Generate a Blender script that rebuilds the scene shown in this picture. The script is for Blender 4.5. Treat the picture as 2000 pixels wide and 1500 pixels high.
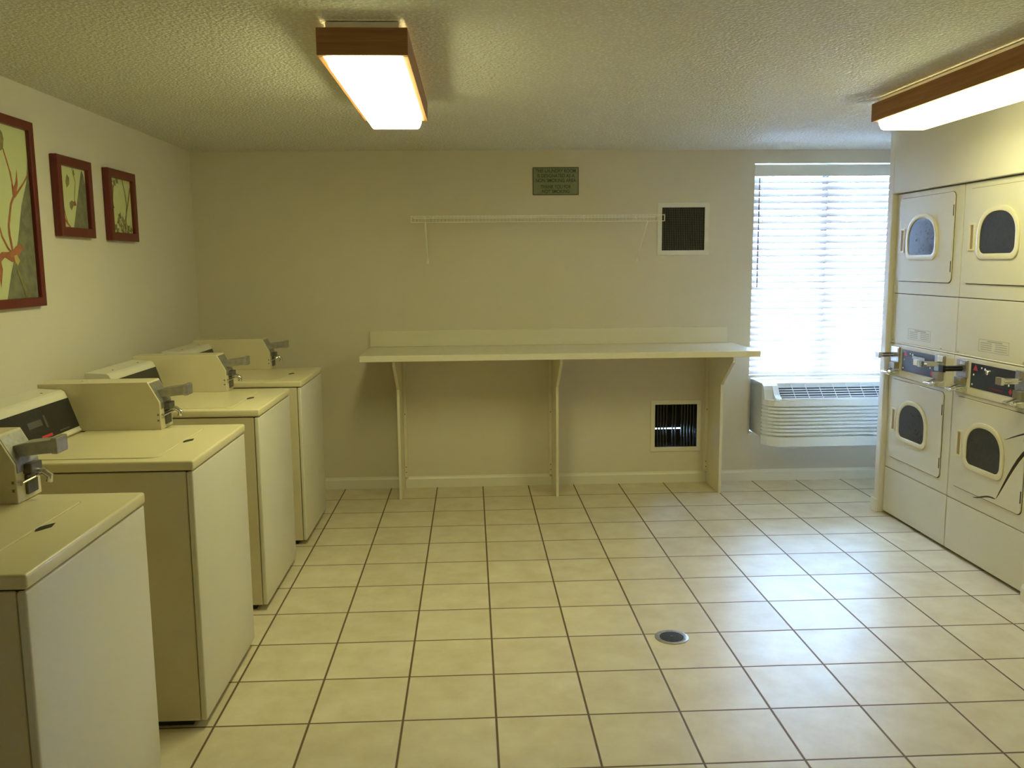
import bpy, bmesh, math, random
from mathutils import Vector, Matrix
random.seed(7)
PI = math.pi
S = bpy.context.scene
for o in list(bpy.data.objects):
    bpy.data.objects.remove(o)
C = S.collection

# ------------------------------------------------------------------ camera
T = 0.335                       # floor tile pitch in metres
f_px, pitch, yaw, roll = 1701.22, -0.13686, 0.04613, -0.00898
cy_, sy_, cp_, sp_ = math.cos(yaw), math.sin(yaw), math.cos(pitch), math.sin(pitch)
F = Vector((sy_*cp_, cy_*cp_, sp_)); R0 = Vector((cy_, -sy_, 0)); U0 = R0.cross(F)
cr, sr = math.cos(roll), math.sin(roll)
RR = R0*cr + U0*sr; UU = -R0*sr + U0*cr
cam = bpy.data.cameras.new('camera'); camo = bpy.data.objects.new('camera', cam); C.objects.link(camo)
cam.sensor_fit = 'HORIZONTAL'; cam.sensor_width = 36.0; cam.lens = f_px/2000*36.0; cam.clip_start = .05
M = Matrix((RR, UU, -F)).transposed().to_4x4(); M.translation = Vector((0.9367, -2.9526, 1.6223))
camo.matrix_world = M
S.camera = camo

# ------------------------------------------------------------------ world, exposure
S.view_settings.view_transform = 'Standard'; S.view_settings.look = 'None'
S.view_settings.gamma = 1.0; S.view_settings.use_curve_mapping = False
S.view_settings.exposure = 0.0
S.cycles.sample_clamp_indirect = 0.0; S.cycles.max_bounces = 9; S.cycles.diffuse_bounces = 5; S.cycles.adaptive_threshold = .02
W = bpy.data.worlds.new('sky'); S.world = W; W.use_nodes = True
bg = W.node_tree.nodes['Background']; bg.inputs[0].default_value = (0.37, 0.60, 1.0, 1); bg.inputs[1].default_value = 118.0
LAMP_COL = (1.0, 1.0, 0.49); LAMP_STR = 18.5

# ------------------------------------------------------------------ dimensions
XL, YB, ZC = -0.992, 3.326, 2.413       # left wall, back wall, ceiling
XR, YF = 4.55, -3.9                     # far right wall, wall behind the camera
XP = 3.56                               # partition wall face
WX0, WX1, WZ0, WZ1 = 2.975, 4.06, 0.345, 2.318   # window opening

# ------------------------------------------------------------------ materials
def mat(name, col, rough=.5, metal=0, spec=.5, noise=0, nscale=8, bump=0, bscale=200, bdist=.001, coat=0):
    m = bpy.data.materials.new(name); m.use_nodes = True
    nt = m.node_tree; b = nt.nodes['Principled BSDF']
    b.inputs['Base Color'].default_value = (*col, 1); b.inputs['Roughness'].default_value = rough
    b.inputs['Metallic'].default_value = metal; b.inputs['Specular IOR Level'].default_value = spec
    b.inputs['Coat Weight'].default_value = coat; b.inputs['Coat Roughness'].default_value = .15
    tc = nt.nodes.new('ShaderNodeTexCoord')
    if noise:
        n = nt.nodes.new('ShaderNodeTexNoise'); n.inputs['Scale'].default_value = nscale; n.inputs['Detail'].default_value = 4
        nt.links.new(tc.outputs['Object'], n.inputs['Vector'])
        r = nt.nodes.new('ShaderNodeValToRGB')
        r.color_ramp.elements[0].position = .3; r.color_ramp.elements[1].position = .7
        r.color_ramp.elements[0].color = (*[c*(1-noise) for c in col], 1)
        r.color_ramp.elements[1].color = (*[min(1, c*(1+noise)) for c in col], 1)
        nt.links.new(n.outputs['Fac'], r.inputs['Fac']); nt.links.new(r.outputs['Color'], b.inputs['Base Color'])
    if bump:
        n = nt.nodes.new('ShaderNodeTexNoise'); n.inputs['Scale'].default_value = bscale; n.inputs['Detail'].default_value = 3
        nt.links.new(tc.outputs['Object'], n.inputs['Vector'])
        bp = nt.nodes.new('ShaderNodeBump'); bp.inputs['Strength'].default_value = bump; bp.inputs['Distance'].default_value = bdist
        nt.links.new(n.outputs['Fac'], bp.inputs['Height']); nt.links.new(bp.outputs['Normal'], b.inputs['Normal'])
    return m

def emis(name, col, st):
    m = bpy.data.materials.new(name); m.use_nodes = True; nt = m.node_tree
    b = nt.nodes['Principled BSDF']; b.inputs['Base Color'].default_value = (.8, .8, .75, 1)
    b.inputs['Emission Color'].default_value = (*col, 1); b.inputs['Emission Strength'].default_value = st
    return m

def wood_mat(name, c0, c1, rough=.45, axis='Y', scale=6):
    m = bpy.data.materials.new(name); m.use_nodes = True; nt = m.node_tree; b = nt.nodes['Principled BSDF']
    b.inputs['Roughness'].default_value = rough
    tc = nt.nodes.new('ShaderNodeTexCoord'); mp = nt.nodes.new('ShaderNodeMapping')
    mp.inputs['Scale'].default_value = {'Y': (30, 1.2, 30), 'X': (1.2, 30, 30), 'Z': (30, 30, 1.2)}[axis]
    n = nt.nodes.new('ShaderNodeTexNoise'); n.inputs['Scale'].default_value = scale; n.inputs['Detail'].default_value = 6
    r = nt.nodes.new('ShaderNodeValToRGB'); r.color_ramp.elements[0].position = .3; r.color_ramp.elements[1].position = .7
    r.color_ramp.elements[0].color = (*c0, 1); r.color_ramp.elements[1].color = (*c1, 1)
    nt.links.new(tc.outputs['Object'], mp.inputs[0]); nt.links.new(mp.outputs[0], n.inputs['Vector'])
    nt.links.new(n.outputs['Fac'], r.inputs['Fac']); nt.links.new(r.outputs['Color'], b.inputs['Base Color'])
    return m

def floor_mat():
    m = bpy.data.materials.new('ceramic_tile_floor'); m.use_nodes = True; nt = m.node_tree; L = nt.links
    b = nt.nodes['Principled BSDF']
    def N(t, **k):
        n = nt.nodes.new(t)
        for a, v in k.items(): setattr(n, a, v)
        return n
    def math_(op, a, bb=None, v=None):
        n = N('ShaderNodeMath', operation=op); L.new(a, n.inputs[0])
        if bb is not None: L.new(bb, n.inputs[1])
        if v is not None: n.inputs[1].default_value = v
        return n.outputs[0]
    tc = N('ShaderNodeTexCoord'); sx = N('ShaderNodeSeparateXYZ'); L.new(tc.outputs['Object'], sx.inputs[0])
    def edge(o):
        t = math_('DIVIDE', o, v=T); fr = math_('FRACT', t); a = math_('SUBTRACT', fr, v=.5); a = math_('ABSOLUTE', a)
        return math_('SUBTRACT', math_('MULTIPLY', a, v=-1.0), v=-.5), math_('FLOOR', t)     # 0 at the joint, .5 at the middle
    ex, ix = edge(sx.outputs[0]); ey, iy = edge(sx.outputs[1])
    mn = math_('MINIMUM', ex, ey)
    ramp = N('ShaderNodeValToRGB'); ramp.color_ramp.elements[0].position = .0095; ramp.color_ramp.elements[1].position = .0150
    L.new(mn, ramp.inputs[0])                      # 0 in the grout, 1 on the tile
    cx = N('ShaderNodeCombineXYZ'); L.new(ix, cx.inputs[0]); L.new(iy, cx.inputs[1])
    wn = N('ShaderNodeTexWhiteNoise', noise_dimensions='3D'); L.new(cx.outputs[0], wn.inputs['Vector'])
    n1 = N('ShaderNodeTexNoise'); n1.inputs['Scale'].default_value = 7; n1.inputs['Detail'].default_value = 6; n1.inputs['Roughness'].default_value = .6
    va = N('ShaderNodeVectorMath', operation='MULTIPLY_ADD'); L.new(wn.outputs['Color'], va.inputs[0]); va.inputs[1].default_value = (9, 9, 9); L.new(tc.outputs['Object'], va.inputs[2])
    L.new(va.outputs[0], n1.inputs['Vector'])
    r1 = N('ShaderNodeValToRGB'); r1.color_ramp.elements[0].position = .3; r1.color_ramp.elements[1].position = .72
    r1.color_ramp.elements[0].color = (.60, .52, .36, 1); r1.color_ramp.elements[1].color = (.72, .655, .50, 1)
    L.new(n1.outputs['Fac'], r1.inputs[0])
    hv = N('ShaderNodeHueSaturation'); L.new(r1.outputs[0], hv.inputs['Color'])
    hv.inputs['Hue'].default_value = .5
    L.new(math_('ADD', math_('MULTIPLY', wn.outputs['Value'], v=.07), v=.965), hv.inputs['Value'])
    mx = N('ShaderNodeMix', data_type='RGBA'); L.new(ramp.outputs[0], mx.inputs[0])
    mx.inputs[6].default_value = (.13, .085, .045, 1); L.new(hv.outputs[0], mx.inputs[7]); L.new(mx.outputs[2], b.inputs['Base Color'])
    n2 = N('ShaderNodeTexNoise'); n2.inputs['Scale'].default_value = 5; n2.inputs['Detail'].default_value = 5; L.new(tc.outputs['Object'], n2.inputs['Vector'])
    rr = N('ShaderNodeMapRange'); L.new(n2.outputs['Fac'], rr.inputs[0]); rr.inputs[1].default_value = .3; rr.inputs[2].default_value = .7
    rr.inputs[3].default_value = .35; rr.inputs[4].default_value = .43
    rm = N('ShaderNodeMix', data_type='FLOAT'); L.new(ramp.outputs[0], rm.inputs[0]); rm.inputs[2].default_value = .6; L.new(rr.outputs[0], rm.inputs[3])
    L.new(rm.outputs[0], b.inputs['Roughness'])
    b.inputs['Specular IOR Level'].default_value = .30
    bp = N('ShaderNodeBump'); bp.inputs['Strength'].default_value = .5; bp.inputs['Distance'].default_value = .002
    n3 = N('ShaderNodeTexNoise'); n3.inputs['Scale'].default_value = 16; n3.inputs['Detail'].default_value = 3; L.new(tc.outputs['Object'], n3.inputs['Vector'])
    hh = math_('ADD', ramp.outputs[0], math_('MULTIPLY', n3.outputs['Fac'], v=.10)); L.new(hh, bp.inputs['Height']); L.new(bp.outputs[0], b.inputs['Normal'])
    return m

def ceiling_mat():
    m = bpy.data.materials.new('popcorn_plaster'); m.use_nodes = True; nt = m.node_tree; L = nt.links
    b = nt.nodes['Principled BSDF']; b.inputs['Roughness'].default_value = .6
    b.inputs['Specular IOR Level'].default_value = .5
    tc = nt.nodes.new('ShaderNodeTexCoord')
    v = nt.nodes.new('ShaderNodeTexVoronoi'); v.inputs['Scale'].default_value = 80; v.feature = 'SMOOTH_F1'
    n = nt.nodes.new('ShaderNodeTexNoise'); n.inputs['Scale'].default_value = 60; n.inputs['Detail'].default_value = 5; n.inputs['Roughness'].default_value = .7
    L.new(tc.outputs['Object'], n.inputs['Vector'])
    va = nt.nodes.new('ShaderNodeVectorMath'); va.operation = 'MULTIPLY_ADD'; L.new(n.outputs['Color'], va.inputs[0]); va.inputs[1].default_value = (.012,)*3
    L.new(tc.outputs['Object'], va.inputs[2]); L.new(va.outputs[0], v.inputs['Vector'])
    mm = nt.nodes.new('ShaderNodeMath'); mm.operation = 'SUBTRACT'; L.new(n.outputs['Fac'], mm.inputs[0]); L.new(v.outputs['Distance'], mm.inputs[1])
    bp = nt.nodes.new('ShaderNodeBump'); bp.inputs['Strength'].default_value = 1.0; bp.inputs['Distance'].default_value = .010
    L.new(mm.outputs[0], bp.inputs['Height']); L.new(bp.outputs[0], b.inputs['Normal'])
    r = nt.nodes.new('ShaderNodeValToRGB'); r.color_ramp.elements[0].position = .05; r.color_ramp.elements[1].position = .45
    r.color_ramp.elements[0].color = (.77, .75, .665, 1); r.color_ramp.elements[1].color = (.97, .955, .87, 1)  # pits between the popcorn grains: their shade is put into the base colour
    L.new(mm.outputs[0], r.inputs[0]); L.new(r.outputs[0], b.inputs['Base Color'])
    return m

m_wall = mat('wall_paint', (.74, .69, .585), .55, bump=.12, bscale=140, bdist=.002, spec=.35)
m_wallb = mat('tan_wall_paint', (.72, .655, .53), .55, bump=.12, bscale=140, bdist=.002, spec=.35)
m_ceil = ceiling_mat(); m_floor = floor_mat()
m_trim = mat('trim_paint', (.78, .74, .63), .35)
m_body = mat('almond_enamel', (.73, .695, .58), .32, noise=.02, nscale=3, bump=.05, bscale=30, bdist=.002)
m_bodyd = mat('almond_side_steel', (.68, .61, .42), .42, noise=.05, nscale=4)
m_lid = mat('almond_lid', (.78, .70, .45), .32, bump=.04, bscale=25, bdist=.002)
m_dry = mat('dryer_enamel', (.70, .66, .54), .36, spec=.2, noise=.02, nscale=3, bump=.05, bscale=25, bdist=.002)
m_dgap = mat('dark_gap', (.03, .026, .02), .8)
m_ring = mat('cream_plastic', (.74, .685, .48), .35)
m_hand = mat('handle_recess_plastic', (.34, .25, .11), .4)
m_chute = mat('coin_chute_brown', (.26, .22, .15), .45)
m_glass = mat('dark_door_glass', (.034, .035, .036), .25, noise=.12, nscale=60)
m_black = mat('black_panel', (.018, .018, .02), .3, noise=.3, nscale=60)
m_chrome = mat('chrome', (.78, .78, .78), .14, metal=1)
m_steel = mat('worn_steel', (.45, .44, .42), .38, metal=.85, noise=.15, nscale=60)
m_steeld = mat('dark_steel', (.16, .155, .145), .4, metal=.7)
m_red = mat('red_ink', (.55, .03, .03), .5)
m_dred = mat('dark_red_ink', (.16, .02, .02), .5)
m_white = mat('white_paint', (.86, .85, .80), .4)
m_wire = mat('white_vinyl_wire', (.90, .88, .82), .4)
m_grey = mat('grey_print', (.30, .29, .24), .6)
m_ink = mat('faded_print', (.42, .39, .27), .6)
m_rub = mat('dark_rubber', (.03, .028, .025), .7)
m_count = mat('almond_laminate', (.78, .73, .58), .3, noise=.015, nscale=5)
m_panel = mat('painted_board', (.76, .70, .55), .4, noise=.02, nscale=6)
m_grille = mat('grille_grey', (.13, .13, .115), .5)
m_duct = mat('duct_black', (.012, .012, .012), .8)
m_signp = mat('sign_plate', (.235, .26, .15), .45, noise=.08, nscale=40)
m_signt = mat('sign_ink', (.055, .06, .04), .5)
m_frame = wood_mat('mahogany_frame', (.105, .010, .007), (.15, .017, .010), .35, 'Z', 4)
m_pr = mat('print_paper', (.60, .63, .33), .6)
m_prg = mat('print_grey', (.19, .19, .12), .6, noise=.25, nscale=25)
m_prr = mat('print_russet', (.36, .13, .055), .6, noise=.3, nscale=30)
m_prb = mat('print_brown', (.23, .20, .075), .6, noise=.3, nscale=30)
m_pry = mat('print_yellow', (.55, .42, .13), .6)
m_lampwood = wood_mat('lamp_oak', (.25, .105, .038), (.38, .17, .06), .5, 'Y', 3)
m_lampwoodx = wood_mat('lamp_oak_end', (.27, .12, .045), (.40, .19, .07), .5, 'X', 3)
m_diff = emis('lit_diffuser', LAMP_COL, LAMP_STR); m_diff2 = emis('lit_diffuser_dimmed', LAMP_COL, LAMP_STR*.72)  # second lamp set weaker to cut its yellow light on the right side
m_ptac = mat('off_white_plastic', (.78, .82, .84), .4)
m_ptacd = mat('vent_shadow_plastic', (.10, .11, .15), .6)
m_ptacs = mat('sleeve_metal', (.60, .59, .53), .4)
m_alu = mat('window_aluminium', (.10, .105, .13), .4, metal=.3)
m_drain = mat('drain_metal', (.40, .39, .38), .4, metal=.7, noise=.15, nscale=50)
m_leaf = mat('dark_leaf', (.022, .015, .007), .5, noise=.3, nscale=20)
m_pot = mat('terracotta_pot', (.35, .14, .07), .7)
m_soil = mat('potting_soil', (.05, .035, .02), .9)
m_conc = mat('exterior_lawn', (.15, .17, .11), .9, noise=.3, nscale=3)
m_blocker = mat('sky_blocker_brown', (.16, .13, .11), .8)  # dark tone for the added overhang that blocks sky light
m_hose = mat('grey_hose', (.22, .19, .14), .6)

def slat_mat():
    m = bpy.data.materials.new('blind_slat_vinyl'); m.use_nodes = True; nt = m.node_tree; L = nt.links
    nt.nodes.remove(nt.nodes['Principled BSDF']); out = nt.nodes['Material Output']
    d = nt.nodes.new('ShaderNodeBsdfDiffuse'); d.inputs[0].default_value = (.66, .58, .54, 1)
    t = nt.nodes.new('ShaderNodeBsdfTranslucent'); t.inputs[0].default_value = (.92, .80, .76, 1)
    g = nt.nodes.new('ShaderNodeBsdfGlossy'); g.inputs['Roughness'].default_value = .3
    a = nt.nodes.new('ShaderNodeMixShader'); a.inputs[0].default_value = .05; L.new(d.outputs[0], a.inputs[1]); L.new(t.outputs[0], a.inputs[2])
    e = nt.nodes.new('ShaderNodeMixShader'); e.inputs[0].default_value = .05; L.new(a.outputs[0], e.inputs[1]); L.new(g.outputs[0], e.inputs[2])
    L.new(e.outputs[0], out.inputs[0])
    return m
m_slat = slat_mat()

def pane_mat():
    m = bpy.data.materials.new('window_glass'); m.use_nodes = True; nt = m.node_tree; L = nt.links
    nt.nodes.remove(nt.nodes['Principled BSDF']); out = nt.nodes['Material Output']
    t = nt.nodes.new('ShaderNodeBsdfTransparent'); g = nt.nodes.new('ShaderNodeBsdfGlossy'); g.inputs['Roughness'].default_value = .02
    fz = nt.nodes.new('ShaderNodeFresnel'); fz.inputs[0].default_value = 1.45
    a = nt.nodes.new('ShaderNodeMixShader'); L.new(fz.outputs[0], a.inputs[0]); L.new(t.outputs[0], a.inputs[1]); L.new(g.outputs[0], a.inputs[2])
    L.new(a.outputs[0], out.inputs[0])
    return m
m_pane = pane_mat()

# ------------------------------------------------------------------ mesh builder
class MB:
    def __init__(s): s.v = []; s.f = []; s.mi = []
    def add(s, vs, fs, mi=0):
        n = len(s.v); s.v += [tuple(p) for p in vs]; s.f += [tuple(n+i for i in f) for f in fs]; s.mi += [mi]*len(fs); return s
    def box(s, x0, y0, z0, x1, y1, z1, mi=0):
        x0, x1 = sorted((x0, x1)); y0, y1 = sorted((y0, y1)); z0, z1 = sorted((z0, z1))
        return s.add([(x0,y0,z0),(x1,y0,z0),(x1,y1,z0),(x0,y1,z0),(x0,y0,z1),(x1,y0,z1),(x1,y1,z1),(x0,y1,z1)],
                     [(0,3,2,1),(4,5,6,7),(0,1,5,4),(1,2,6,5),(2,3,7,6),(3,0,4,7)], mi)
    def prism(s, poly, axis, a0, a1, mi=0):
        # poly: 2-D points in the plane of the two other axes in (x,y,z) order
        def P(p, a): return {'x': (a, p[0], p[1]), 'y': (p[0], a, p[1]), 'z': (p[0], p[1], a)}[axis]
        n = len(poly)
        s.add([P(p, a0) for p in poly]+[P(p, a1) for p in poly],
              [tuple(range(n)), tuple(range(2*n-1, n-1, -1))]+[(i, i+n, (i+1) % n+n, (i+1) % n) for i in range(n)], mi)
        return s
    def ring(s, po, pi, axis, a0, a1, mi=0):
        def P(p, a): return {'x': (a, p[0], p[1]), 'y': (p[0], a, p[1]), 'z': (p[0], p[1], a)}[axis]
        n = len(po); vs = [P(p, a0) for p in po]+[P(p, a0) for p in pi]+[P(p, a1) for p in po]+[P(p, a1) for p in pi]; fs = []
        for i in range(n):
            j = (i+1) % n
            fs += [(i, j, n+j, n+i), (2*n+i, 3*n+i, 3*n+j, 2*n+j), (i, 2*n+i, 2*n+j, j), (n+i, n+j, 3*n+j, 3*n+i)]
        return s.add(vs, fs, mi)
    def tube(s, pts, r, n=8, mi=0, cap=True):
        pts = [Vector(p) for p in pts]; vs = []; fs = []; up = None
        for k, p in enumerate(pts):
            d = (pts[min(k+1, len(pts)-1)]-pts[max(k-1, 0)]).normalized()
            if up is None: up = Vector((0, 0, 1)) if abs(d.z) < .9 else Vector((1, 0, 0))
            a = d.cross(up).normalized(); up = a.cross(d).normalized()
            rk = r[k] if isinstance(r, (list, tuple)) else r
            vs += [p+a*(rk*math.cos(2*PI*i/n))+up*(rk*math.sin(2*PI*i/n)) for i in range(n)]
        for k in range(len(pts)-1):
            for i in range(n):
                j = (i+1) % n; fs.append((k*n+i, k*n+j, (k+1)*n+j, (k+1)*n+i))
        if cap: fs += [tuple(range(n-1, -1, -1)), tuple((len(pts)-1)*n+i for i in range(n))]
        return s.add(vs, fs, mi)
    def lathe(s, prof, c=(0, 0, 0), n=40, mi=0):
        vs = []; fs = []
        for (r, z) in prof: vs += [(c[0]+r*math.cos(2*PI*i/n), c[1]+r*math.sin(2*PI*i/n), c[2]+z) for i in range(n)]
        for k in range(len(prof)-1):
            for i in range(n):
                j = (i+1) % n; fs.append((k*n+i, k*n+j, (k+1)*n+j, (k+1)*n+i))
        fs += [tuple(range(n-1, -1, -1)), tuple((len(prof)-1)*n+i for i in range(n))]
        return s.add(vs, fs, mi)
    def build(s, name, mats, parent=None, bevel=0, smooth=False, seg=2, loc=None):
        me = bpy.data.meshes.new(name); me.from_pydata(s.v, [], s.f)
        mats = mats if isinstance(mats, (list, tuple)) else [mats]
        for m in mats: me.materials.append(m)
        me.polygons.foreach_set('material_index', s.mi)
        bm = bmesh.new(); bm.from_mesh(me); bmesh.ops.recalc_face_normals(bm, faces=bm.faces)
        if bevel:
            es = [e for e in bm.edges if len(e.link_faces) == 2 and e.calc_face_angle(0) > .5]
            bmesh.ops.bevel(bm, geom=es, offset=bevel, segments=seg, affect='EDGES', profile=.5, clamp_overlap=True)
        bm.to_mesh(me); bm.free()
        if smooth:
            me.polygons.foreach_set('use_smooth', [True]*len(me.polygons)); me.set_sharp_from_angle(angle=math.radians(35))
        o = bpy.data.objects.new(name, me); C.objects.link(o)
        if parent: o.parent = parent
        if loc: o.location = loc
        return o

def thing(name, label, cat, loc, group=None):
    o = bpy.data.objects.new(name, None); C.objects.link(o); o.location = loc; o.empty_display_size = .1
    o['label'] = label; o['category'] = cat
    if group: o['group'] = group
    return o
def tag(o, label, cat, group=None):
    o['label'] = label; o['category'] = cat
    if group: o['group'] = group
    return o
def struct(o): o['kind'] = 'structure'; return o
def lab(o, s): o['label'] = s; return o
def copy_tree(o, parent=None):
    c = o.copy(); C.objects.link(c); c.parent = parent
    for ch in [x for x in bpy.data.objects if x.parent == o]: copy_tree(ch, c)
    return c

def rrect(cx, cz, w, h, r, n=6):
    p = []
    for (sx, sz, a0) in ((1, 1, 0), (-1, 1, PI/2), (-1, -1, PI), (1, -1, 1.5*PI)):
        for i in range(n+1):
            a = a0+PI/2*i/n; p.append((cx+sx*(w/2-r)+r*math.cos(a), cz+sz*(h/2-r)+r*math.sin(a)))
    return p
def arch(cx, z0, z1, hw, rb, n=14, nb=6):
    # window outline: elliptical top, small rounded lower corners
    p = []; zt = z0+(z1-z0)*.42
    for i in range(n*2+1):
        a = PI*i/(2*n); p.append((cx+hw*math.copysign(abs(math.cos(a))**.86, math.cos(a)), zt+(z1-zt)*abs(math.sin(a))**.86))
    for i in range(1, nb+1):
        a = PI+PI/2*i/nb; p.append((cx-hw+rb+rb*math.cos(a), z0+rb+rb*math.sin(a)))
    for i in range(nb+1):
        a = 1.5*PI+PI/2*i/nb; p.append((cx+hw-rb+rb*math.cos(a), z0+rb+rb*math.sin(a)))
    return p

def wall_xz(mb, y0, y1, x0, x1, z0, z1, holes):
    xs = sorted({x0, x1, *[h[0] for h in holes], *[h[1] for h in holes]}); zs = sorted({z0, z1, *[h[2] for h in holes], *[h[3] for h in holes]})
    for i in range(len(xs)-1):
        j = 0
        while j < len(zs)-1:
            def hole(j): return any(h[0]-1e-6 <= xs[i] and xs[i+1] <= h[1]+1e-6 and h[2]-1e-6 <= zs[j] and zs[j+1] <= h[3]+1e-6 for h in holes)
            if hole(j): j += 1; continue
            k = j
            while k+1 < len(zs)-1 and not hole(k+1): k += 1
            mb.box(xs[i], y0, zs[j], xs[i+1], y1, zs[k+1]); j = k+1

# ------------------------------------------------------------------ setting
struct(MB().box(XL-.15, YF-.15, -.12, XR+.15, YB+.17, 0).build('floor', m_floor))
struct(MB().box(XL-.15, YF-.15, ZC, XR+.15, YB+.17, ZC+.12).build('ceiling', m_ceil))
struct(MB().box(XL-.15, YF-.15, 0, XL, YB+.17, ZC).build('wall_left', m_wall))
struct(MB().box(XR, YF-.15, 0, XR+.15, YB+.17, ZC).build('wall_far_right', m_wall))
struct(MB().box(XL, YF-.15, 0, XR, YF, ZC).build('wall_front', m_wall))
V1 = (2.311, 2.621, 1.708, 2.014)      # upper grille opening
V2 = (2.279, 2.594, 0.267, 0.588)      # lower grille opening
mb = MB(); wall_xz(mb, YB, YB+.17, XL, XR, 0, ZC, [(WX0, WX1, WZ0, WZ1), V1, V2]); struct(mb.build('wall_back', m_wallb))
# partition wall with the dryer alcove
DY0, DY1 = 0.95, 2.435
mb = MB()
mb.box(XP, DY1+.004, 0, XR, 2.50, ZC)
mb.box(XP, DY0-.004, 2.032, XR, DY1+.004, ZC)
mb.box(XP, YF, 0, XR, DY0-.004, ZC)
struct(mb.build('wall_right', m_wall, bevel=.004))
# baseboards
PX = [(.418, .437), (1.515, 1.533), (2.668, 2.687)]
def base_prof(t=.013, h=.084): return [(0, 0), (-t, 0), (-t, h-.02), (-t*.55, h-.008), (-t*.35, h), (0, h)]
mb = MB(); xs = [XL+.0005]+[a for p in PX for a in p]+[XR]
for i in range(0, len(xs), 2):
    mb.prism([(YB+p[0], p[1]) for p in base_prof()], 'x', xs[i]+(0 if i == 0 else .001), xs[i+1]-.001)
struct(mb.build('baseboard_back', m_trim))
struct(MB().prism([(XL-p[0], p[1]) for p in base_prof()], 'y', YF, YB-.014).build('baseboard_left', m_trim))
mb = MB(); mb.prism([(XP-.013, DY1+.006), (XP, DY1+.006), (XP, 2.50), (XR, 2.50), (XR, 2.513), (XP-.013, 2.513)], 'z', 0, .086)
struct(mb.build('baseboard_right', m_trim, bevel=.002))
struct(MB().prism([(XP+p[0], p[1]) for p in base_prof()], 'y', YF, DY0-.02).build('baseboard_partition', m_trim))

# window: sill infill, frame, panes
win = struct(thing('window_1', 'x', 'x', ((WX0+WX1)/2, YB+.11, WZ0))); del win['label']; del win['category']
def wl(mb): # to local
    mb.v = [(x-(WX0+WX1)/2, y-(YB+.11), z-WZ0) for x, y, z in mb.v]; return mb
mb = MB(); xm = 3.525
ya, yb = YB+.09, YB+.135
zb = .79
for a, b in ((WX0+.001, WX0+.035), (WX1-.035, WX1-.001)): mb.box(a, ya, zb, b, yb, WZ1-.012)
mb.box(xm-.018, ya, zb+.03, xm+.030, yb, WZ1-.012)
mb.box(WX0+.001, ya, zb, WX1-.001, yb, zb+.03); mb.box(WX0+.001, ya, WZ1-.012, WX1-.001, yb, WZ1-.001)
wl(mb).build('window_frame', m_alu, win, bevel=.002)
wl(MB().box(WX0+.036, ya+.018, zb+.031, xm-.019, ya+.024, WZ1-.013)).build('pane', m_pane, win)
wl(MB().box(xm+.031, ya+.018, zb+.031, WX1-.036, ya+.024, WZ1-.013)).build('pane', m_pane, win)
mb = MB(); PX0, PX1 = 3.022, 4.035
mb.box(WX0+.001, ya, WZ0+.001, PX0-.002, yb+.02, zb-.001); mb.box(PX1+.002, ya, WZ0+.001, WX1-.001, yb+.02, zb-.001); mb.box(PX0-.001, ya, .762, PX1+.001, yb+.02, zb-.001)
wl(mb).build('infill_panel', m_wall, win)
# sill lip under the unit
wl(MB().box(WX0+.001, YB-.010, WZ0+.0005, PX0+.03, YB+.088, WZ0+.016)).build('window_sill', m_trim, win, bevel=.002)

# outdoors
struct(MB().box(-4, YB+.25, -.32, 10, 14, -.12).build('exterior_ground', m_conc))
struct(MB().box(1.2, YB+.172, 2.38, 5.8, YB+1.55, 2.50).build('eave_sky_blocker', m_blocker))  # unseen overhang, added to keep sky light off the upper slats

# ------------------------------------------------------------------ window blind
bt = thing('window_blind', 'closed white horizontal slat blind filling the window above the air conditioner', 'blind', ((WX0+WX1)/2, YB+.03, .775))
def bl(mb): mb.v = [(x-(WX0+WX1)/2, y-(YB+.03), z-.775) for x, y, z in mb.v]; return mb
yc = YB+.042
bl(MB().box(WX0+.004, YB+.004, 2.228, WX1-.004, YB+.016, 2.307)).build('valance', m_white, bt, bevel=.003)
bl(MB().box(WX0+.01, YB+.018, 2.252, WX1-.01, YB+.07, 2.292)).build('headrail', m_white, bt, bevel=.002)
NS = 30; z_top = 2.203; z_bot = .822; pit = (z_top-z_bot)/(NS-1); hw = .0255; ang = math.radians(62)
mb = MB()
for k in range(NS):
    z = z_top-k*pit; a = ang+math.radians(random.uniform(-1.5, 1.5)); nseg = 6; dz = random.uniform(-.0008, .0008)
    vs = []
    for x in (WX0+.0015, WX1-.0015):
        jz = random.uniform(-.0008, .0008)
        for i in range(nseg+1):
            t = -1+2*i/nseg; c = .0035*(1-t*t)
            # outer edge high, room-side edge low; crown faces up into the room
            vs.append((x, yc+t*hw*math.cos(a)-c*math.sin(a), z+t*hw*math.sin(a)+c*math.cos(a)+dz+jz))
    n = nseg+1; fs = [(i, i+1, n+i+1, n+i) for i in range(nseg)]
    mb.add(vs, fs)
bl(mb).build('slats', m_slat, bt, smooth=True)
bl(MB().box(WX0+.006, yc-.024, .778, WX1-.006, yc+.024, .794)).build('bottom_rail', m_white, bt, bevel=.003)
for xx in (3.045, 3.27, 3.52, 3.76, 3.99):
    mb = MB()
    for y in (yc-.0245, yc+.0245): mb.tube([(xx, y, .793), (xx, y, 2.255)], .0009, 5)
    for k in range(NS-1):
        z = z_top-(k+.5)*pit
    bl(mb).build('ladder_cord', m_white, bt)
bl(MB().tube([(3.011, YB-.006, 2.222), (3.012, YB-.008, 1.44)], .0042, 8)).build('tilt_wand', mat('clear_wand', (.20, .20, .22), .4), bt)

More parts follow.
